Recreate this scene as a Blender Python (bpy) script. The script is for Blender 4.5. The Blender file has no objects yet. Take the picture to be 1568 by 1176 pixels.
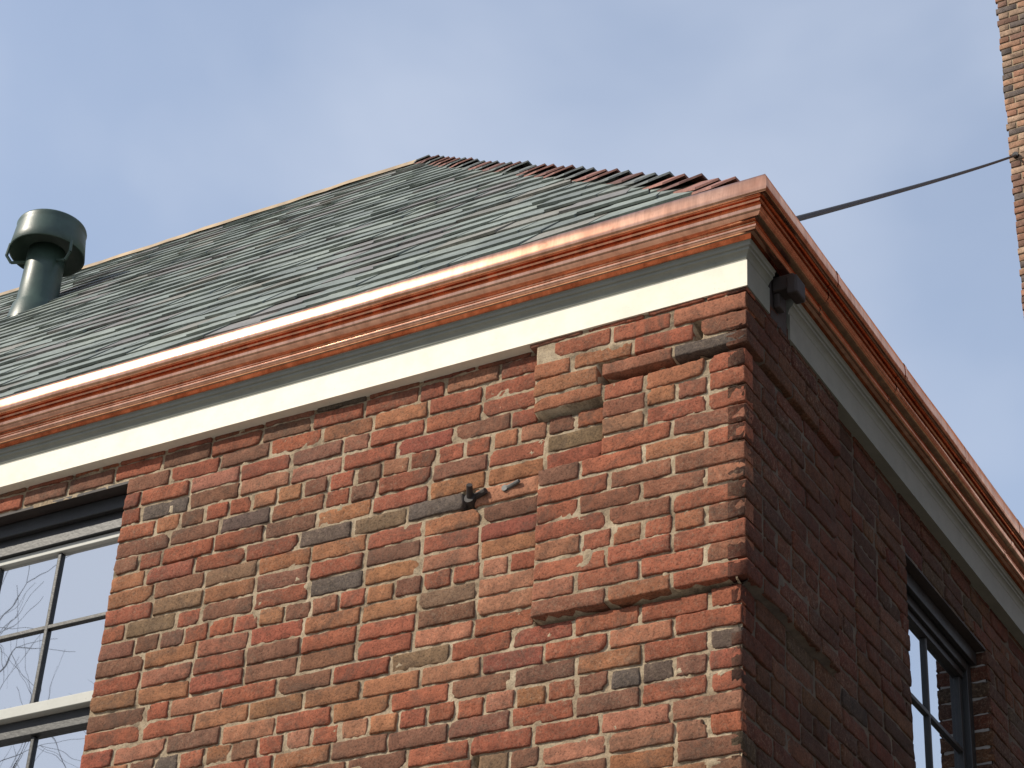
import bpy, math, random
import numpy as np
from mathutils import Vector, Matrix
random.seed(7); rng=np.random.default_rng(11)
scene=bpy.context.scene
scene.view_settings.view_transform='Standard'
scene.view_settings.look='None'; scene.view_settings.exposure=0
Z=np.array([0,0,1.])
# ---------------------------------------------------------------- helpers
def new_obj(name,verts,faces,mat=None,parent=None,smooth=False,cols=None):
    me=bpy.data.meshes.new(name)
    me.from_pydata([tuple(map(float,v)) for v in verts],[],[tuple(int(i) for i in f) for f in faces])
    if cols is not None:
        a=me.color_attributes.new("Col",'FLOAT_COLOR','POINT')
        c=np.ones((len(verts),4),dtype=np.float32); c[:,:3]=np.array(cols)[:,:3]
        if np.array(cols).shape[1]>3: c[:,3]=np.array(cols)[:,3]
        a.data.foreach_set("color",c.ravel())
    if smooth: me.polygons.foreach_set("use_smooth",[True]*len(me.polygons))
    me.update()
    o=bpy.data.objects.new(name,me); scene.collection.objects.link(o)
    if mat: me.materials.append(mat)
    if parent: o.parent=parent
    return o
def empty(name,loc=(0,0,0)):
    o=bpy.data.objects.new(name,None); scene.collection.objects.link(o); o.location=loc; return o
class MB:
    def __init__(s): s.v=[];s.f=[];s.c=[];s.n=0
    def add(s,v,f,c=None):
        v=np.asarray(v,float); s.v.append(v)
        s.f.extend([tuple(i+s.n for i in q) for q in f]); s.n+=len(v)
        if c is not None: s.c.append(np.tile(np.array(c,float),(len(v),1)))
    def box(s,a,b,c=None):
        x0,y0,z0=a;x1,y1,z1=b
        v=[(x0,y0,z0),(x1,y0,z0),(x1,y1,z0),(x0,y1,z0),(x0,y0,z1),(x1,y0,z1),(x1,y1,z1),(x0,y1,z1)]
        s.add(v,[(0,3,2,1),(4,5,6,7),(0,1,5,4),(1,2,6,5),(2,3,7,6),(3,0,4,7)],c)
    def obj(s,name,mat,parent=None,smooth=False):
        return new_obj(name,np.concatenate(s.v),s.f,mat,parent,smooth,np.concatenate(s.c) if s.c else None)
def bevel(o,w,seg=2):
    m=o.modifiers.new("bevel",'BEVEL'); m.width=w; m.segments=seg; m.limit_method='ANGLE'
def mat_new(name):
    m=bpy.data.materials.new(name); m.use_nodes=True; nt=m.node_tree; nt.nodes.clear()
    out=nt.nodes.new('ShaderNodeOutputMaterial'); b=nt.nodes.new('ShaderNodeBsdfPrincipled')
    nt.links.new(b.outputs[0],out.inputs[0]); return m,nt,b
def N(nt,t,**k):
    n=nt.nodes.new(t)
    for a,v in k.items():
        if a.startswith('_'): n.inputs[a[1:].replace('_',' ')].default_value=v
        else: setattr(n,a,v)
    return n
def noise(nt,vec,scale,detail=4,rough=.6,dist=0):
    n=N(nt,'ShaderNodeTexNoise',_Scale=scale,_Detail=detail,_Roughness=rough,_Distortion=dist)
    nt.links.new(vec,n.inputs['Vector']); return n.outputs['Fac']
def ramp(nt,fac,stops):
    r=nt.nodes.new('ShaderNodeValToRGB'); e=r.color_ramp.elements
    while len(e)<len(stops): e.new(.5)
    for i,(p,c) in enumerate(stops):
        e[i].position=p; e[i].color=(*c,1) if isinstance(c,tuple) else (c,c,c,1)
    nt.links.new(fac,r.inputs[0]); return r.outputs[0]
def mix(nt,a,b,fac,mode='MIX'):
    m=nt.nodes.new('ShaderNodeMix'); m.data_type='RGBA'; m.blend_type=mode
    for val,idx in ((fac,0),(a,6),(b,7)):
        if isinstance(val,(int,float)): m.inputs[idx].default_value=val if idx==0 else (val,val,val,1)
        elif isinstance(val,tuple): m.inputs[idx].default_value=(*val,1)
        else: nt.links.new(val,m.inputs[idx])
    return m.outputs[2]
def bump(nt,b,h,strength,dist):
    n=N(nt,'ShaderNodeBump',_Strength=strength,_Distance=dist); nt.links.new(h,n.inputs['Height']); nt.links.new(n.outputs[0],b.inputs['Normal'])
def objco(nt):
    return nt.nodes.new('ShaderNodeTexCoord').outputs['Object']
def stretch(nt,vec,s):
    m=N(nt,'ShaderNodeMapping'); m.inputs['Scale'].default_value=s; nt.links.new(vec,m.inputs[0]); return m.outputs[0]
# ---------------------------------------------------------------- materials
def m_brick(name="old_brick",gain=1.0):
    m,nt,b=mat_new(name); co=objco(nt)
    at=N(nt,'ShaderNodeAttribute',attribute_name="Col")
    c=at.outputs['Color']
    n1=noise(nt,co,18,5,.7); c=mix(nt,c,ramp(nt,n1,[(.3,.6),(.7,1.4)]),.85,'MULTIPLY')
    n2=noise(nt,co,130,4,.85); c=mix(nt,c,ramp(nt,n2,[(.36,.28),(.48,1.0),(.7,1.3)]),.8,'MULTIPLY')
    n3=noise(nt,co,5.5,6,.8,1.0); c=mix(nt,c,(.075,.050,.036),ramp(nt,n3,[(.50,0.),(.68,.7)]))
    n4=noise(nt,co,80,5,.85,.6); n5=noise(nt,co,1.7,3,.6)
    k=mix(nt,ramp(nt,n4,[(.50,0.),(.70,.55)]),ramp(nt,n5,[(.42,.12),(.62,.8)]),1.0,'MULTIPLY')
    c=mix(nt,c,(.38,.28,.19),k)
    nt.links.new(c,b.inputs['Base Color']); b.inputs['Roughness'].default_value=.9
    b.inputs['Specular IOR Level'].default_value=.25
    h=mix(nt,n2,noise(nt,co,45,4,.7),.5); bump(nt,b,h,.9,.007)
    return m
def m_mortar():
    m,nt,b=mat_new("lime_mortar"); co=objco(nt)
    c=ramp(nt,noise(nt,co,9,5,.7),[(.32,(.12,.085,.055)),(.46,(.31,.23,.145)),(.7,(.47,.38,.26))])
    c=mix(nt,c,ramp(nt,noise(nt,co,160,3,.7),[(.3,.5),(.5,1.),(.7,1.15)]),.8,'MULTIPLY')
    nt.links.new(c,b.inputs['Base Color']); b.inputs['Roughness'].default_value=.95
    bump(nt,b,noise(nt,co,180,3,.7),.7,.004); return m
def m_copper():
    m,nt,b=mat_new("copper"); co=objco(nt)
    n=noise(nt,co,5,5,.6); st=noise(nt,stretch(nt,co,(9,9,1.2)),4,4,.65)
    c=ramp(nt,n,[(.3,(.78,.38,.24)),(.55,(.92,.51,.34)),(.75,(.70,.32,.20))])
    c=mix(nt,c,ramp(nt,st,[(.35,.65),(.6,1.)]),.7,'MULTIPLY')
    c=mix(nt,c,(.26,.10,.06),ramp(nt,noise(nt,co,18,6,.7,1),[(.57,0.),(.8,.6)]))
    nt.nodes.remove(b)
    g1=N(nt,'ShaderNodeBsdfAnisotropic',distribution='BECKMANN'); g2=N(nt,'ShaderNodeBsdfAnisotropic',distribution='BECKMANN')
    nt.links.new(c,g1.inputs['Color']); nt.links.new(c,g2.inputs['Color'])
    nt.links.new(ramp(nt,noise(nt,co,9,4,.6),[(.3,.12),(.7,.18)]),g1.inputs['Roughness']); g2.inputs['Roughness'].default_value=.30
    bp=N(nt,'ShaderNodeBump',_Strength=.16,_Distance=.010); nt.links.new(noise(nt,stretch(nt,co,(1,1,.6)),3.4,3,.5),bp.inputs['Height'])
    nt.links.new(bp.outputs[0],g1.inputs['Normal']); nt.links.new(bp.outputs[0],g2.inputs['Normal'])
    ms=nt.nodes.new('ShaderNodeMixShader'); ms.inputs[0].default_value=.10
    nt.links.new(g1.outputs[0],ms.inputs[1]); nt.links.new(g2.outputs[0],ms.inputs[2])
    out=[n for n in nt.nodes if n.type=='OUTPUT_MATERIAL'][0]; nt.links.new(ms.outputs[0],out.inputs[0])
    return m
def m_paint(name,col,rough=.55,var=.06):
    m,nt,b=mat_new(name); co=objco(nt)
    c=mix(nt,col,ramp(nt,noise(nt,co,11,5,.7),[(.3,1-var*1.6),(.6,1.)]),1.,'MULTIPLY')
    c=mix(nt,c,ramp(nt,noise(nt,co,70,4,.7),[(.28,1-var*3),(.38,1.)]),1.,'MULTIPLY')
    nt.links.new(c,b.inputs['Base Color']); b.inputs['Roughness'].default_value=rough
    bump(nt,b,noise(nt,co,60,4,.6),.15,.002); return m
def m_slate():
    m,nt,b=mat_new("slate"); co=objco(nt)
    at=N(nt,'ShaderNodeAttribute',attribute_name="Col")
    c=mix(nt,at.outputs['Color'],ramp(nt,noise(nt,co,7,5,.7),[(.3,.68),(.7,1.25)]),.9,'MULTIPLY')
    c=mix(nt,c,ramp(nt,noise(nt,co,60,4,.75),[(.3,.55),(.6,1.15)]),.7,'MULTIPLY')
    nt.links.new(c,b.inputs['Base Color']); b.inputs['Roughness'].default_value=.65
    bump(nt,b,noise(nt,co,35,5,.7),.4,.008); return m
def m_flat(name,col,rough=.8,metal=0,scale=8,var=.3,bmp=.3):
    m,nt,b=mat_new(name); co=objco(nt)
    c=mix(nt,col,ramp(nt,noise(nt,co,scale,6,.65),[(.3,1-var),(.7,1+var*.5)]),1.,'MULTIPLY')
    nt.links.new(c,b.inputs['Base Color']); b.inputs['Roughness'].default_value=rough; b.inputs['Metallic'].default_value=metal
    bump(nt,b,noise(nt,co,scale*8,4,.6),bmp,.004); return m
def m_glass():
    m,nt,b=mat_new("window_glass"); co=objco(nt)
    b.inputs['Base Color'].default_value=(.02,.025,.03,1); b.inputs['Roughness'].default_value=.03
    g=N(nt,'ShaderNodeBsdfGlossy'); g.inputs['Roughness'].default_value=.01; g.inputs['Color'].default_value=(.95,.97,1,1)
    ms=nt.nodes.new('ShaderNodeMixShader'); ms.inputs[0].default_value=.75
    nt.links.new(b.outputs[0],ms.inputs[1]); nt.links.new(g.outputs[0],ms.inputs[2])
    out=[n for n in nt.nodes if n.type=='OUTPUT_MATERIAL'][0]; nt.links.new(ms.outputs[0],out.inputs[0])
    bm=N(nt,'ShaderNodeBump',_Strength=.06,_Distance=.01); nt.links.new(noise(nt,co,3,2,.5),bm.inputs['Height'])
    nt.links.new(bm.outputs[0],g.inputs['Normal']); return m
BR=m_brick(); MO=m_mortar(); CU=m_copper(); CR=m_paint("cream_paint",(.74,.69,.56),.55,.09); GY=m_paint("grey_green_cornice",(.21,.215,.18),.6,.1); SL=m_slate()
BLK=m_flat("dark_painted_wood",(.020,.020,.020),.5); GRN=m_flat("green_painted_metal",(.045,.075,.058),.42,0,6,.4,.15)
GL=m_glass(); DARKM=m_flat("weathered_iron",(.032,.023,.020),.7); WHT=m_paint("white_paint",(.42,.42,.38))
ASP=m_flat("asphalt",(.05,.05,.052),.9,0,3,.3); CON=m_flat("concrete",(.30,.28,.26),.9,0,2,.2); GRS=m_flat("ground_soil",(.10,.095,.06),.95,0,1,.4)
BARK=m_flat("bark",(.10,.08,.065),.9,0,10,.4)
DK=m_flat("roof_deck",(.03,.03,.03),.9); ROOM=m_flat("dark_room",(.015,.015,.015),.9)
# ---------------------------------------------------------------- brick masonry
PAL=[((.255,.079,.042),.42),((.270,.115,.054),.22),((.290,.122,.070),.10),((.170,.074,.044),.20),((.105,.072,.055),.01),((.180,.112,.062),.03),((.210,.060,.038),.02)]
PC=np.array([p[0] for p in PAL]); PW=np.array([p[1] for p in PAL]);PW/=PW.sum()
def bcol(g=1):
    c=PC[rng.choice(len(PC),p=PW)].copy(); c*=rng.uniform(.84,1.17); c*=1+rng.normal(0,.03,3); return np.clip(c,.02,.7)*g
def brick(mb,O,U,Nn,u0,u1,z0,z1,d,col,nu,nz,e0=.003,e1=.003,rough=1.,kz=None):
    b=.0042
    W=u1-u0;H=z1-z0
    fu=np.concatenate([[0,0],np.linspace(b/W,1-b/W,nu),[1,1]]); fz=np.concatenate([[0,0],np.linspace(b/H,1-b/H,nz),[1,1]])
    A=len(fu);B=len(fz)
    uu=u0+fu[:,None]*W+np.zeros((A,B)); zz=z0+fz[None,:]*H+np.zeros((A,B))
    ju=rng.normal(0,.0011*rough,(A,B)); jz=rng.normal(0,.0011*rough,(A,B))
    ju[0]=ju[1];ju[-1]=ju[-2];jz[:,0]=jz[:,1];jz[:,-1]=jz[:,-2]
    k=rng.normal(0,.0015*rough,4)
    uu+=ju; zz+=jz+ (k[0]*(fu[:,None]-.5))*1.5+k[1]
    if rng.random()<.34*rough and nu>3: # chipped corner
        ci=0 if rng.random()<.5 else 1; cj=0 if rng.random()<.5 else 1; s=rng.uniform(.003,.011)
        for i in ((0,1,2) if ci==0 else (-1,-2,-3)):
            for j in ((0,1,2) if cj==0 else (-1,-2,-3)):
                uu[i,j]+= s if ci==0 else -s; zz[i,j]+= (s if cj==0 else -s)*.7
    dd=np.full((A,B),d)+rng.normal(0,.0007*rough,(A,B))+np.clip(rng.normal(0,.0016*rough),-.002,.004)
    tilt=np.clip(rng.normal(0,.0012*rough,2),-.0015,.0015); dd+=tilt[0]*(fu[:,None]-.5)*2+tilt[1]*(fz[None,:]-.5)*2
    dd[:, :2]-=.0018;dd[:,-2:]-=.0018; dd[:2]-=e0; dd[-2:]-=e1
    dk=min(d,0)-.03
    dd[0]=dk;dd[-1]=dk;dd[:,0]=dk;dd[:,-1]=dk
    P=O+uu[...,None]*U+zz[...,None]*Z+dd[...,None]*Nn
    P=P.reshape(-1,3)
    flip=np.dot(np.cross(U,Z),Nn)<0
    f=[]
    for i in range(A-1):
        for j in range(B-1):
            q=(i*B+j,(i+1)*B+j,(i+1)*B+j+1,i*B+j+1)
            f.append(q[::-1] if flip else q)
    mb.add(P,f,col)
ZB=4.509; CH=.0651; ZT=5.50
DARKB=[(1.41,4.80),(1.07,5.0),(.35,4.25),(.05,5.32),(2.25,5.27),(2.0,4.28)]
def wall(mb,O,U,Nn,ulen,zlo,zhi,openings,fine,proud,corner=True,grid=(11,4),parity=0,specials=(),g=1.,breaks=(),adj=None):
    r0=int(math.floor((zlo-ZB)/CH)); r=r0
    while ZB+r*CH<zhi:
        za=ZB+r*CH; zb=min(za+CH,zhi); zm=(za+zb)/2
        bounds=[(0,ulen)]
        for (a,b_,c,d_) in openings:
            if za<d_-.02 and zb>c+.02:
                nb=[]
                for s,e in bounds:
                    if b_<=s or a>=e: nb.append((s,e)); continue
                    if a>s: nb.append((s,a))
                    if b_<e: nb.append((b_,e))
                bounds=nb
        for (uc,c,d_) in breaks:
            if c<=zm<=d_:
                nb=[]
                for s,e in bounds:
                    if s<uc<e: nb+= [(s,uc),(uc,e)]
                    else: nb.append((s,e))
                bounds=nb
        header=(r%7==3)
        for s,e in bounds:
            u=s; first=True
            while u<e-.03:
                L=.208+rng.normal(0,.003)
                if first and ((r+parity)%2) and s==0: L=.098
                elif header or rng.random()<.04: L=.098+rng.normal(0,.002)
                J=.0094+rng.normal(0,.0014)
                end=u+L
                if e-end<.07: end=e-(.0 if e==ulen else .002)
                a0=u+(0 if u==s and s==0 else J/2); a1=end-(0 if end>=e-.003 else J/2)+ (J/2 if end<e-.003 else 0)*0
                z0=za+.0044;z1=zb-.0044
                for (oa,ob,oc,od) in openings:
                    if a1>oa+.01 and a0<ob-.01 and z0<od<z1: z0=od
                um=(a0+a1)/2
                if adj: z0+=adj(um,r)
                pr=proud(um,zm)
                c=bcol(g)
                if pr>.005: c=c*.6+np.array((.275,.093,.050))*.4*g
                for (su,sz) in specials:
                    if a0-.005<su<a1+.005 and za<sz<zb: c=np.array((.100,.076,.062))*rng.uniform(.85,1.15)
                fi=fine(um,zm)
                ext=pr if (u==0 and corner) else 0
                if z1-z0>.012:
                    brick(mb,O,U,Nn,a0-ext,a1,z0,z1,pr,c,*(grid if fi else (2,2)),e0=(.0008 if (u==0 and corner) else .002),e1=.002,rough=1. if fi else .7)
                u=end+J/2; first=False
        r+=1
def smooth_noise(nu,nz,cell):
    a=rng.normal(0,1,(nu//cell+3,nz//cell+3))
    x=np.arange(nu)/cell;y=np.arange(nz)/cell;xi=x.astype(int);yi=y.astype(int);fx=(x-xi)[:,None];fy=(y-yi)[None,:]
    fx=fx*fx*(3-2*fx);fy=fy*fy*(3-2*fy)
    return (a[xi][:,yi]*(1-fx)*(1-fy)+a[xi+1][:,yi]*fx*(1-fy)+a[xi][:,yi+1]*(1-fx)*fy+a[xi+1][:,yi+1]*fx*fy)
def mortar(name,O,U,Nn,u0,u1,z0,z1,step,openings,proud,holes=(),parent=None,depth=-.0048):
    nu=int((u1-u0)/step)+1;nz=int((z1-z0)/step)+1
    us=np.linspace(u0,u1,nu);zs=np.linspace(z0,z1,nz)
    sn1=smooth_noise(nu,nz,4);sn2=smooth_noise(nu,nz,2);sn3=smooth_noise(nu,nz,11)
    d=depth+.0014*sn1+.0010*sn2+.0016*sn3
    d=np.minimum(d,-.0038+.0004*sn2)
    sp=smooth_noise(nu,nz,5); d=np.where(sp>1.65,-.0012,d)      # a few mortar smears
    PR=np.array([[proud(u,z) for z in zs] for u in us]); d+=PR
    for hu,hz,ru,rz,hd in holes:
        if rz>0: m=((us[:,None]-hu)/ru)**2+((zs[None,:]-hz)/rz)**2<1
        else: m=(abs(us[:,None]-hu)<ru)&(abs(zs[None,:]-hz)<-rz)
        d=np.where(m,-hd,d)
    P=O+us[:,None,None]*U+zs[None,:,None]*Z+d[...,None]*Nn
    flip=np.dot(np.cross(U,Z),Nn)<0
    f=[]
    for i in range(nu-1):
        um=(us[i]+us[i+1])/2
        for j in range(nz-1):
            zm=(zs[j]+zs[j+1])/2
            if any(a<um<b and c<zm<e for a,b,c,e in openings): continue
            q=(i*nz+j,(i+1)*nz+j,(i+1)*nz+j+1,i*nz+j+1); f.append(q[::-1] if flip else q)
    return new_obj(name,P.reshape(-1,3),f,MO,parent,True)
house=empty("brick_building")
XL=14.; YD=8.16
O0=np.array([0,0,0.]); UF=np.array([-1.,0,0]);NF=np.array([0,-1.,0]);US=np.array([0,1.,0]);NS=np.array([1.,0,0])
FW=[(2.363,3.66,3.75,5.402)]+[(a,a+1.3,3.75,5.402) for a in (5.6,8.9,11.6)]+[(a,a+1.3,.9,2.75) for a in (2.363,5.6,8.9,11.6)]
SW=[(1.371,2.20,3.85,5.28),(4.4,5.3,3.85,5.28),(1.371,2.2,.9,2.6),(4.4,5.3,.9,2.6)]
ZQ=ZB+12*CH
def proud_f(u,z):
    if z>=ZQ: return .036 if u<.70 else 0.
    if z>=ZQ-CH and .455<u<.70: return .031
    if ZB<=z<ZQ and u<.672:
        if z>5.03 and u>.455: return .003
        return .026
    return 0.
def proud_s(u,z):
    if z>=ZQ and u<.70: return .036
    if ZB<=z<ZQ and u<.672: return .026
    return 0.
# missing pieces of masonry: open joints and the hole round the old bolt
GAPS=[(.117,.140,ZB+13*CH,ZB+14*CH),(.834,.856,ZB-7*CH,ZB-6*CH),(.912,.952,ZB+7*CH,ZB+8*CH),(.455,.470,ZQ,ZQ+CH)]
HOLES=[(.23,ZQ+.006,.24,-.0110,.03),(.36,ZQ+CH,.11,-.007,.02),(.58,ZQ-CH+.004,.12,-.0105,.03),(.25,ZQ+CH*.5,.007,-.03,.01),
 (.34,ZB+.003,.33,-.0090,.03),(.93,4.998,.03,-.033,.05)]
def adj_f(um,r):
    if r==12 and um<.455: return .014
    if r==11 and .455<um<.70: return .011
    if r==0 and um<.67: return .008
    if r==13 and .25<um<.47: return .005
    return 0
mb=MB()
wall(mb,O0,UF,NF,XL,0.0,5.56,FW+GAPS,lambda u,z:u<3.9 and z>3.7,proud_f,specials=DARKB,breaks=[(.672,ZB,5.03),(.455,5.03,ZQ),(.70,ZQ-CH,ZB+14*CH)],adj=adj_f)
mb.obj("front_wall_bricks",BR,house,True)
mb=MB()
wall(mb,O0,US,NS,YD,0.0,5.56,SW,lambda u,z:u<3.2 and z>3.7,proud_s,parity=1,breaks=[(.672,ZB,ZQ),(.70,ZQ,5.6)],grid=(9,4),g=.32,adj=lambda um,r:.008 if (r in (0,12) and um<.67) else 0)  # g darkens the brick colour to stand in for this wall's shade
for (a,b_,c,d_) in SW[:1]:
    wall(mb,np.array([0,b_,0.]),np.array([-1.,0,0]),np.array([0,-1.,0]),.11,c,d_,[],lambda u,z:True,lambda u,z:0,corner=False,grid=(6,4),g=.32)  # jamb bricks carry the same painted shade
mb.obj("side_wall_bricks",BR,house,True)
mortar("front_mortar",O0,UF,NF,0,4.0,3.75,5.56,.0065,FW,proud_f,HOLES+[((a+b)/2,(c+d)/2,(b-a)/2,-(d-c)/2,.055) for a,b,c,d in GAPS],house)
MOD,ntd,bd=mat_new("shade_toned_mortar"); cod=objco(ntd)  # darker copy of the mortar, side wall's shade put into its colour
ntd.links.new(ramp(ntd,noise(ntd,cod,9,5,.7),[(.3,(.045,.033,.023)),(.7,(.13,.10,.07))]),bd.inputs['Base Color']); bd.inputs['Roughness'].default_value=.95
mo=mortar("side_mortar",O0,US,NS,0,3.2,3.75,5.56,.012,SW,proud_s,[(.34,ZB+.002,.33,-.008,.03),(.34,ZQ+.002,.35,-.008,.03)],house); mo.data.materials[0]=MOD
def flat_wall(name,O,U,Nn,u0,u1,z0,z1,openings,depth=-.006,excl=None,mat=None):
    us=sorted(set([u0,u1]+[v for o in openings for v in o[:2] if u0<v<u1]+([excl[1]] if excl else []))); zs=sorted(set([z0,z1]+[v for o in openings for v in o[2:] if z0<v<z1]+([excl[2]] if excl else [])))
    m=MB(); flip=np.dot(np.cross(U,Z),Nn)<0
    for i in range(len(us)-1):
        for j in range(len(zs)-1):
            um=(us[i]+us[i+1])/2;zm=(zs[j]+zs[j+1])/2
            if any(a<um<b and c<zm<e for a,b,c,e in openings): continue
            if excl and excl[0]<um<excl[1] and zm>excl[2]: continue
            q=[O+us[i]*U+zs[j]*Z+depth*Nn,O+us[i+1]*U+zs[j]*Z+depth*Nn,O+us[i+1]*U+zs[j+1]*Z+depth*Nn,O+us[i]*U+zs[j+1]*Z+depth*Nn]
            m.add(q[::-1] if flip else q,[(0,1,2,3)])
    return m.obj(name,mat or MO,house)
flat_wall("front_mortar_plain",O0,UF,NF,0,XL,0,5.56,FW,excl=(-1,4.0,3.75))
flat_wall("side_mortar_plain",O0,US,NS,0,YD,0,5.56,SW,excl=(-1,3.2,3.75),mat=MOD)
m=MB(); m.box((-XL,YD-.01,0),(0,YD,5.56)); m.box((-XL,0.02,0),(-XL+.01,YD-.02,5.56)); m.obj("rear_walls",MO,house)
def window(name,O,U,Nn,op,cols,rows_top,glass_d,gz_top,white_sash=False,reveal=.125):
    a,b,c,d=op
    fr=MB(); ss=MB(); gl=MB(); rv=MB(); rm=MB(); hd=MB()
    def bx(m,u0,u1,z0,z1,d0,d1):
        ps=[O+u*U+dd*Nn for u in (u0,u1) for dd in (d0,d1)]
        lo=np.min(ps,axis=0);hi=np.max(ps,axis=0); m.box((lo[0],lo[1],z0),(hi[0],hi[1],z1))
    bx(rv,a-.05,a-.004,c,d+.05,-reveal-.1,-.012); bx(rv,b+.004,b+.05,c,d+.05,-reveal-.1,-.012)
    bx(hd,a-.004,b+.004,d+.002,d+.012,-reveal-.1,-.004); 
    bx(rv,a-.05,b+.05,c-.07,c,-reveal-.1,.03)
    F=.045; g=-glass_d
    bx(fr,a,a+F,c,d,g-.05,g+.035); bx(fr,b-F,b,c,d,g-.05,g+.035); bx(fr,a+F,b-F,gz_top+.030,d,g-.05,g+.035); bx(fr,a+F,b-F,c,c+F,g-.05,g+.035)
    bx(fr,a+.002,b-.002,d-.055,d-.002,g+.037,g+.06)
    bx(ss,a+F,b-F,gz_top+.003,gz_top+.028,g-.03,g+.02)
    mid=gz_top-.295*rows_top
    bx(ss,a+F,b-F,mid-.042,mid-.002,g-.03,g+.022)
    bx(fr,a+F,b-F,mid-.105,mid-.044,g-.045,g-.01)
    ga,gb=a+F+.028,b-F-.028
    bx(ss,a+F,ga,mid,gz_top,g-.03,g+.012);bx(ss,gb,b-F,mid,gz_top,g-.03,g+.012)
    for i in range(1,cols):
        u=ga+(gb-ga)*i/cols
        bx(fr,u-.0085,u+.0085,mid,gz_top+.002,g-.012,g+.012); bx(fr,u-.0085,u+.0085,c+F,mid-.106,g-.045,g-.022)
    for j in range(1,rows_top):
        z=mid+(gz_top-mid)*j/rows_top
        bx(fr,ga,gb,z-.0085,z+.0085,g-.0115,g+.0115)
    bx(gl,ga-.005,gb+.005,mid-.004,gz_top+.006,g-.003,g); bx(gl,a+F,b-F,c+F,mid-.09,g-.038,g-.034)
    bx(rm,a,b,c,d,g-.5,g-.49)
    rv.obj(name+"_reveal",CON,house); hd.obj(name+"_lintel",DARKM,house); o=fr.obj(name+"_frame",BLK,house); bevel(o,.003); o=ss.obj(name+"_sash",WHT if white_sash else BLK,house); bevel(o,.002); gl.obj(name+"_glass",GL,house); rm.obj(name+"_interior",ROOM,house)
for i,op in enumerate(FW): window(f"front_window_{i+1}",O0,UF,NF,op,4,2,.115,op[3]-.150,True)
for i,op in enumerate(SW): window(f"side_window_{i+1}",O0,US,NS,op,2,2,.10,op[3]-.12)
# ---------------------------------------------------------------- eaves: cornice and copper gutter
def sweep_ring(name,prof,mat,wob=.0,step=.12,smooth=True):
    cs=[(-XL,0),(0,0),(0,YD),(-XL,YD)]; dirs=[(-1,-1),(1,-1),(1,1),(-1,1)]
    path=[]
    for k in range(4):
        (x0,y0),(x1,y1)=cs[k],cs[(k+1)%4]; L=math.hypot(x1-x0,y1-y0); n=int(L/step)
        for i in range(n):
            t=i/n
            if i==0: path.append((x0,y0,*dirs[k]))
            else:
                nx,ny=[(0,-1),(1,0),(0,1),(-1,0)][k]; path.append((x0+(x1-x0)*t,y0+(y1-y0)*t,nx,ny))
    m=len(path);q=len(prof); V=[];ph=rng.uniform(0,6,8)
    for i,(x,y,nx,ny) in enumerate(path):
        w=wob*(math.sin(i*.9+ph[0])*.6+math.sin(i*.37+ph[1])+math.sin(i*1.9+ph[2])*.25)
        for j,(o,z) in enumerate(prof):
            oo=o+w*(.8+.2*math.sin(j*1.3+i*.2)); V.append((x+nx*oo,y+ny*oo,z+w*.8*math.sin(i*.21+ph[3])))
    F=[]
    for i in range(m):
        for j in range(q-1): F.append((i*q+j,i*q+j+1,((i+1)%m)*q+j+1,((i+1)%m)*q+j))
    return new_obj(name,V,[f[::-1] for f in F],mat,house,smooth)
def arc(cx,cz,r,a0,a1,n,sx=1,sz=1):
    return [(cx+sx*r*math.cos(math.radians(a0+(a1-a0)*i/(n-1))),cz+sz*r*math.sin(math.radians(a0+(a1-a0)*i/(n-1)))) for i in range(n)]
gut=[(.02,5.790),(.146,5.790),(.147,5.812)]+arc(.1520,5.810,.0045,170,55,4)+[(.1570,5.808),(.1585,5.802),(.1598,5.788),(.1608,5.773),(.1610,5.762),(.1590,5.754)]+arc(.153,5.752,.0045,0,-90,4)+[(.139,5.748),(.124,5.753),(.1195,5.749)]
gut+=arc(.098,5.7255,.0285,56,-68,11,1.,1.0)+[(.1000,5.696),(.093,5.694),(.0915,5.690)]+arc(.083,5.681,.0135,38,-90,7)+[(.066,5.667),(.066,5.655)]
g=sweep_ring("copper_gutter",gut,CU,.0007)
m_=g.modifiers.new("es",'EDGE_SPLIT'); m_.split_angle=math.radians(35)
lj=MB()
def lap(k,t):
    pr=[(o+(.0012),z) for o,z in gut[3:-2]]
    pts=[]
    for s in (-.010,.010):
        for o,z in pr:
            pts.append((t+s,-o,z) if k==0 else (o,t+s,z))
    q=len(pr); F=[(j,j+1,q+j+1,q+j) for j in range(q-1)]
    if k: F=[f[::-1] for f in F]
    lj.add(pts,F)
for t in (-3.1,-5.5,-7.9,-10.3,-12.7): lap(0,t)
for t in (.42,1.02,1.62,2.22,3.4,5.0,6.6): lap(1,t)
lj.obj("gutter_lap_joints",CU,house)
crown=[(.065,5.668),(.065,5.654),(.060,5.651),(.060,5.640),(.054,5.638)]+arc(.062,5.608,.023,112,172,5)+[(.0365,5.607),(.0365,5.5985),(-.02,5.5985),(-.02,5.668)]
board=[(.042,5.598),(.042,5.502),(.005,5.502),(-.02,5.502),(-.02,5.598)]
def straight(name,k,t0,t1,miter0,mat,prof):
    n=max(2,int(abs(t1-t0)/.3)); V=[];q=len(prof)
    for i in range(n+1):
        t=t0+(t1-t0)*i/n
        for o,z in prof:
            tt=t
            if i==0 and miter0: tt=t0+(o if k==0 else -o)
            V.append((tt,-o,z) if k==0 else (o,tt,z))
    F=[(i*q+j,i*q+(j+1)%q,(i+1)*q+(j+1)%q,(i+1)*q+j) for i in range(n) for j in range(q)]
    F+= [tuple(range(q))[::-1],tuple(range(n*q,n*q+q))]
    return new_obj(name,V,F,mat,house)
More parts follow.
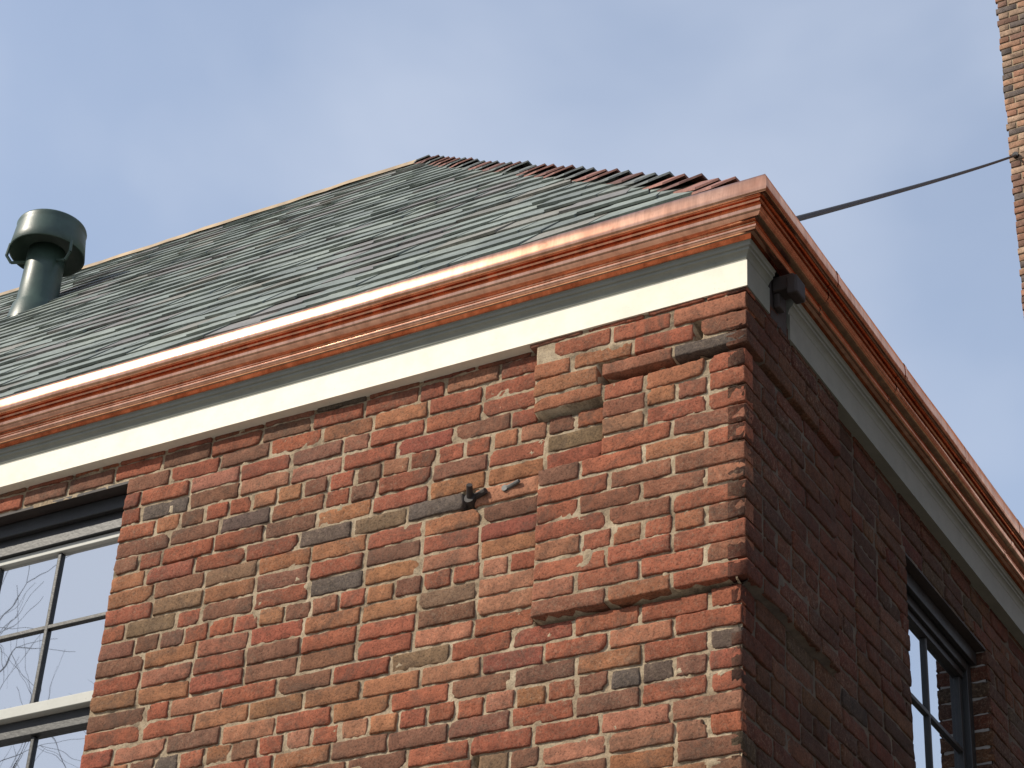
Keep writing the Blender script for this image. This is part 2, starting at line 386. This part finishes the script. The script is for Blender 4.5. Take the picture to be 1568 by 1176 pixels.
for nm,pf,mt in (("crown",crown,GY),("frieze_board",board,CR)):
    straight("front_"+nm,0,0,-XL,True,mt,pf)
    straight("side_return_"+nm,1,0,.128,True,mt if nm=="crown" else GY,pf)  # side boards use GY: shade put into the cream board colour
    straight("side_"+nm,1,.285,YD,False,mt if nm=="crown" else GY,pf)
m=MB(); m.box((-XL,YD,5.5),(.03,YD+.03,5.668)); m.box((-XL-.03,-.03,5.5),(-XL,YD+.03,5.668)); m.obj("rear_cornice",CR,house)
def cyl(mb,p0,p1,r0,r1,n=16,caps=True):
    p0=np.array(p0,float);p1=np.array(p1,float);d=p1-p0;d/=np.linalg.norm(d)
    a=np.cross(d,(0,0,1.) if abs(d[2])<.9 else (1.,0,0));a/=np.linalg.norm(a);b=np.cross(d,a)
    v=[];
    for p,r in ((p0,r0),(p1,r1)):
        for i in range(n):
            t=2*math.pi*i/n; v.append(p+r*(math.cos(t)*a+math.sin(t)*b))
    f=[(i,(i+1)%n,n+(i+1)%n,n+i) for i in range(n)]
    if caps: f+=[tuple(range(n))[::-1],tuple(range(n,2*n))]
    mb.add(v,f)
m=MB(); m.box((0.0,.140,5.50),(.038,.272,5.668)); m.box((.038,.150,5.600),(.115,.215,5.655)); m.box((.092,.140,5.572),(.128,.215,5.640)); m.box((.038,.160,5.545),(.062,.205,5.600))
o=m.obj("eave_bracket",DARKM,house); bevel(o,.007,2)
m=MB(); m.box((-XL,0,5.58),(0,YD,5.62)); m.obj("wall_plate",DK,house)
# ---------------------------------------------------------------- roof
K=1.10; zr=lambda y:5.885+K*y
EO=.10; AP=4.08
cs_=1/math.sqrt(1+K*K); sn=K*cs_
SLC=[((.198,.225,.198),.36),((.168,.190,.170),.28),((.232,.258,.222),.18),((.185,.175,.162),.11),((.210,.202,.170),.07)]
SC=np.array([c for c,_ in SLC]);SP=np.array([p for _,p in SLC]);SP/=SP.sum()
def slates(mb,O,U,V,Nn,slen,ulo,uhi,exp=.195):
    rows=int(slen/exp)
    flip=np.dot(np.cross(U,V),Nn)<0
    for r in range(rows+1):
        v0=r*exp-.02; u=ulo(v0)-rng.uniform(0,.25)
        while u<uhi(max(v0,0)):
            w=rng.uniform(.17,.30); a=u+.002;b=u+w-.002; u+=w
            if b<ulo(v0): continue
            va=v0+rng.normal(0,.007); vb=va+.36; h=.016+abs(rng.normal(0,.0028)); th=.009+rng.uniform(0,.003)
            vb=min(vb,slen)
            if vb-va<.03: continue
            sk=rng.normal(0,.005); lf=rng.normal(0,.0017)
            pts=[]
            for vv,hh in ((va,h),(vb,.001)):
                for uu,s in ((a,-1),(b,1)):
                    for t in (0,th):
                        v_=vv+s*sk*(1 if vv==va else 0)
                        x=min(max(uu,ulo(v_)),uhi(v_)); pts.append(O+x*U+v_*V+(hh+s*lf*(vv==va)+t)*Nn)
            f=[(1,3,7,5),(0,2,3,1),(0,1,5,4),(2,6,7,3),(0,4,6,2)]
            if flip: f=[q[::-1] for q in f]
            c=SC[rng.choice(len(SC),p=SP)]*rng.uniform(.85,1.14)
            mb.add(pts,f,np.clip(c,.02,.6))
mb=MB()
VS=(AP+EO)/cs_
Of=np.array([EO,-EO,zr(-EO)]); Vf=np.array([0,cs_,sn]); Nfr=np.array([0,-sn,cs_])
slates(mb,Of,np.array([-1.,0,0]),Vf,Nfr,VS,lambda v:v*cs_,lambda v:XL+2*EO-v*cs_)
Vs=np.array([-cs_,0,sn]);Nsr=np.array([sn,0,cs_])
slates(mb,Of,np.array([0,1.,0]),Vs,Nsr,VS,lambda v:v*cs_,lambda v:YD+2*EO-v*cs_)
mb.obj("slate_courses",SL,house)
A0=(EO,-EO,zr(-EO)-.0);B0=(-XL-EO,-EO,A0[2]);C0=(-XL-EO,YD+EO,A0[2]);D0=(EO,YD+EO,A0[2]);R1=(-AP,AP,zr(AP));R2=(-XL+AP,AP,zr(AP))
new_obj("roof_deck",[A0,B0,C0,D0,R1,R2],[(0,4,5,1),(0,3,4),(1,5,2),(2,5,4,3),(0,1,2,3)],DK,house)
def hip(mb,p0,p1,s1,s2,exp=.215):
    p0=np.array(p0);p1=np.array(p1);H=p1-p0;L=np.linalg.norm(H);H/=L
    n=int(L/exp)
    for i in range(n+1):
        t=i*exp+rng.normal(0,.010)
        if t>L-.05: break
        e=min(t+.30,L); lift=.054+rng.normal(0,.005)
        pts=[]
        for tt,hh in ((t,lift),(e,.022)):
            c=p0+H*tt+Z*hh*1.1
            for th in (0,.010):
                pts+= [c+s1*.085+Z*th, c+Z*(th+.004), c+s2*.085+Z*th]
        f=[(3,4,10,9),(4,5,11,10),(0,1,4,3),(1,2,5,4),(0,6,7,1),(1,7,8,2),(0,3,9,6),(2,8,11,5)]
        c=np.array((.20,.085,.06))*rng.uniform(.7,1.5) if rng.random()<.65 else np.array((.14,.15,.14))
        mb.add(pts,f,c)
mb=MB()
Hd=np.array([-1,1,K]);Hd/=np.linalg.norm(Hd)
s1=np.cross(Nfr,Hd); s1/=np.linalg.norm(s1); s1=s1 if s1[0]<0 else -s1
s2=np.cross(Nsr,Hd); s2/=np.linalg.norm(s2); s2=s2 if s2[1]>0 else -s2
hip(mb,A0,R1,s1,s2)
mb.obj("hip_slates",SL,house)
m=MB(); 
pts=[];
for x in np.linspace(-AP+.03,-XL+AP,41):
    w=rng.normal(0,.003)
    for dy,dz in ((-.08,-.058),(-.03,.015),(0,.032),(.03,.015),(.08,-.058)): pts.append((x,AP+dy,zr(AP)+dz+w+.012))
F=[(i*5+j,i*5+j+1,(i+1)*5+j+1,(i+1)*5+j) for i in range(40) for j in range(4)]+[(0,1,2,3,4)]
m.add(pts,F); m.obj("ridge_cap",m_flat("brassy_ridge_metal",(.50,.36,.20),.5,.3,5,.45),house,True)
m=MB(); cyl(m,(-.925,.03,4.990),(-.922,-.016,4.996),.020,.019,14); cyl(m,(-.925,-.008,4.998),(-.905,-.048,5.020),.011,.010,10); cyl(m,(-.915,.0,5.0),(-.865,-.014,5.008),.012,.010,8)
m.obj("anchor_bolt",DARKM,house)
m=MB(); cyl(m,(-.80,.0,5.005),(-.745,-.014,5.014),.009,.006,8);cyl(m,(-.80,.01,5.005),(-.80,-.010,5.005),.012,.011,8); m.obj("cut_pipe_stub",m_flat("galvanised",(.12,.12,.115),.6,.3),house)
# ---------------------------------------------------------------- roof vent
vent=empty("roof_vent",(-5.92,2.79,8.93))
def ring(mb,prof,n=48):
    v=[];f=[]
    for r,z in prof:
        for i in range(n):
            t=2*math.pi*i/n; v.append((r*math.cos(t),r*math.sin(t),z))
    for j in range(len(prof)-1):
        for i in range(n): f.append((j*n+i,j*n+(i+1)%n,(j+1)*n+(i+1)%n,(j+1)*n+i))
    mb.add(v,f)
m=MB(); ring(m,[(.19,-.35),(.160,-.10),(.142,.02),(.124,.05),(.118,.30),(.118,.45),(.110,.45),(.110,.1)]); o=m.obj("pipe",GRN,vent,True)
m=MB(); ring(m,[(.0,.655),(.10,.652),(.190,.640),(.212,.630),(.216,.618),(.212,.600),(.216,.575),(.224,.50),(.232,.43),(.228,.425),(.222,.43),(.20,.56),(.0,.585)][::-1]); m.obj("cap",GRN,vent,True)
m=MB()
for a in (-10,110,230):
    c,s=math.cos(math.radians(a)),math.sin(math.radians(a))
    cyl(m,(c*.115,s*.115,.345),(c*.20,s*.20,.315),.010,.010,8); cyl(m,(c*.20,s*.20,.315),(c*.235,s*.235,.36),.010,.010,8); cyl(m,(c*.235,s*.235,.36),(c*.226,s*.226,.45),.010,.010,8)
m.obj("brackets",GRN,vent)
# ---------------------------------------------------------------- neighbouring tower and added unseen building
tw=empty("brick_building.001")
TX,TY=-2.1,10.54; TWD=4.
mb=MB()
def tb(mb,u0,u1,z0,z1,ch=.075):
    r=0;z=z0
    TC=np.array([(.34,.19,.12),(.28,.14,.09),(.36,.24,.165),(.20,.11,.08),(.12,.095,.085)])
    while z<z1:
        u=u0+rng.uniform(-.012,.012); k=0
        while u<u1:
            L=.215 if not(k==0 and r%2) else .105
            brick(mb,np.array([TX,TY,0.]),np.array([1.,0,0]),np.array([0,-1.,0]),u,u+L-.014,z+.007,z+ch-.007,0,TC[rng.integers(5)]*rng.uniform(.8,1.2),2,2,rough=.8)
            u+=L;k+=1
        z+=ch;r+=1
tb(mb,0,1.6,8.5,22)
mb.obj("front_bricks",BR,tw,True)
m=MB(); m.box((TX+.012,TY+.008,0),(TX+TWD,TY+8,22)); m.obj("walls",MO,tw)
def m_tb(nm,rot,c1,c2,cm):
    mm,nt,b=mat_new(nm); co=objco(nt); mp=N(nt,'ShaderNodeMapping'); mp.inputs['Rotation'].default_value=rot; nt.links.new(co,mp.inputs[0])
    t=N(nt,'ShaderNodeTexBrick'); t.inputs['Scale'].default_value=1; t.inputs['Brick Width'].default_value=.215; t.inputs['Row Height'].default_value=.075; t.inputs['Mortar Size'].default_value=.012
    t.inputs['Color1'].default_value=(*c1,1);t.inputs['Color2'].default_value=(*c2,1);t.inputs['Mortar'].default_value=(*cm,1); nt.links.new(mp.outputs[0],t.inputs[0])
    nt.links.new(mix(nt,t.outputs[0],ramp(nt,noise(nt,co,4,5),[(.3,.7),(.7,1.2)]),.8,'MULTIPLY'),b.inputs['Base Color']); b.inputs['Roughness'].default_value=.9; return mm
m=MB(); m.box((TX+1.6,TY+.0,0),(TX+TWD,TY+.007,22)); m.box((TX,TY-.002,0),(TX+1.6,TY+.007,8.5)); m.obj("facade",m_tb("brickwork",(math.radians(90),0,0),(.36,.2,.13),(.24,.12,.08),(.4,.33,.25)),tw)
m=MB(); 
for z in (2,6,10,14,18): m.box((TX+2.1,TY-.02,z),(TX+3.2,TY-.003,z+1.9))
m.obj("windows",GL,tw)
m=MB(); m.box((TX-.08,TY-.08,22),(TX+TWD+.1,TY+8.1,22.3)); m.obj("coping",CON,tw)
ab=empty("unseen_sky_blocker"); AX=5.6  # unseen building added to block eastern sky and darken the side wall
m=MB(); m.box((AX,.6,0),(AX+9,10.4,12.5)); m.obj("walls",m_tb("dark_brickwork",(math.radians(90),0,math.radians(90)),(.13,.06,.045),(.09,.045,.035),(.12,.10,.08)),ab)
m=MB(); m.box((AX-.1,.5,12.5),(AX+9.1,10.5,12.8)); m.obj("coping",CON,ab)
m=MB(); m2=MB()
for y in (1.8,4.6,7.6):
    for z in (1.2,4.6,8.4): m.box((AX-.012,y,z),(AX-.003,y+1.1,z+1.9)); m2.box((AX-.06,y-.1,z-.1),(AX-.003,y+1.2,z-.003))
m.obj("windows",GL,ab); m2.obj("sills",CON,ab)
# ---------------------------------------------------------------- cable
m=MB(); p0=np.array([.04,.27,5.956]); p1=np.array([TX+.06,TY-.01,14.40]); P=[]
for i in range(41):
    t=i/40; p=p0+(p1-p0)*t; p[2]-=.016*4*t*(1-t); P.append(p)
for i in range(40): cyl(m,P[i],P[i+1],.0105,.0105,8,False)
cyl(m,(.02,.24,5.84),(.04,.27,5.97),.012,.012,8); cyl(m,(TX+.06,TY+.03,14.40),(TX+.06,TY-.03,14.40),.03,.03,8)
m.obj("utility_cable",m_flat("cable_rubber",(.012,.012,.014),.6))
# ---------------------------------------------------------------- ground, pavement, road, tree
new_obj("ground",[(-400,-400,0),(400,-400,0),(400,400,0),(-400,400,0)],[(0,1,2,3)],GRS)
m=MB(); m.box((-40,-9.5,-.2),(30,-.05,.12)); o=m.obj("pavement",CON); 
m=MB(); m.add([(-200,-19,.004),(200,-19,.004),(200,-9.5,.004),(-200,-9.5,.004)],[(0,1,2,3)]); m.obj("road",ASP)
m=MB()
for x in range(-60,60,6): m.add([(x,-14.3,.008),(x+3,-14.3,.008),(x+3,-14.18,.008),(x,-14.18,.008)],[(0,1,2,3)])
m.obj("road_markings",WHT)
tm=MB(); R=random.Random(5)
def branch(p,d,L,r,lv):
    if lv>6: return
    n=3 if lv<3 else 2; q=p
    for i in range(n):
        d2=(d+Vector((R.gauss(0,.13),R.gauss(0,.13),R.gauss(.03,.08)))).normalized(); e=q+d2*(L/n); r2=r*(1-.3/n)
        cyl(tm,q,e,r,r2,7 if lv<3 else 4,False); q=e;d=d2;r=r2
        if lv>0 and R.random()<.6:
            a=Vector((R.gauss(0,1),R.gauss(0,1),R.gauss(0,.6))).normalized(); branch(q,(d*.6+a*.7).normalized(),L*.6,r*.5,lv+1)
    for k in range(3 if lv<2 else 2):
        a=Vector((R.gauss(0,1),R.gauss(0,1),R.gauss(.1,.5))).normalized(); branch(q,(d*.8+a*.62).normalized(),L*R.uniform(.68,.85),r*.68,lv+1)
branch(Vector((-11.0,-8.3,0.1)),Vector((0,0,1)),3.9,.24,0)
tm.obj("bare_tree",BARK)
# ---------------------------------------------------------------- light, sky, camera
s=Vector((-.549,-.5595,.621)).normalized()
elev=math.asin(s.z); az=math.atan2(s.x,s.y)
su=bpy.data.lights.new("sun",'SUN'); su.energy=5.; su.angle=math.radians(.55); su.color=(1,.92,.79)
so=bpy.data.objects.new("sun",su); scene.collection.objects.link(so); so.rotation_euler=s.to_track_quat('Z','Y').to_euler(); so.location=(-20,-20,25)
w=bpy.data.worlds.new("World"); scene.world=w; w.use_nodes=True; nt=w.node_tree; nt.nodes.clear()
out=nt.nodes.new('ShaderNodeOutputWorld'); bg=nt.nodes.new('ShaderNodeBackground'); bg.inputs[1].default_value=.1
sky=N(nt,'ShaderNodeTexSky',sky_type='NISHITA',sun_disc=False,sun_elevation=elev,sun_rotation=az,air_density=1.2,dust_density=.4,ozone_density=1.2)
tc=nt.nodes.new('ShaderNodeTexCoord').outputs['Generated']
cl=ramp(nt,noise(nt,stretch(nt,tc,(1.,1.,1.6)),2.6,5,.45,.2),[(.34,.08),(.5,.32),(.68,.85)])
skb=mix(nt,sky.outputs[0],(2.4,2.10,1.95),1.0,'MULTIPLY')
skb=mix(nt,skb,(6.5,7.1,8.4),1.0,'DARKEN')
c=mix(nt,skb,(6.4,7.1,8.5),cl)
nt.links.new(c,bg.inputs[0]); nt.links.new(bg.outputs[0],out.inputs[0])
yaw,pit,roll=math.radians(-31.577),math.radians(32.707),math.radians(3.668)
fw=Vector((math.sin(yaw)*math.cos(pit),math.cos(yaw)*math.cos(pit),math.sin(pit)))
rt=Vector((math.cos(yaw),-math.sin(yaw),0)); up=rt.cross(fw)
r2=math.cos(roll)*rt+math.sin(roll)*up; u2=-math.sin(roll)*rt+math.cos(roll)*up
M=Matrix((( r2.x,u2.x,-fw.x,2.2925),(r2.y,u2.y,-fw.y,-5.035),(r2.z,u2.z,-fw.z,1.6),(0,0,0,1)))
cd=bpy.data.cameras.new("camera"); cd.lens=3349.4/1568*36; cd.sensor_width=36; cd.clip_end=2000; cd.clip_start=.05
co=bpy.data.objects.new("camera",cd); scene.collection.objects.link(co); co.matrix_world=M; scene.camera=co
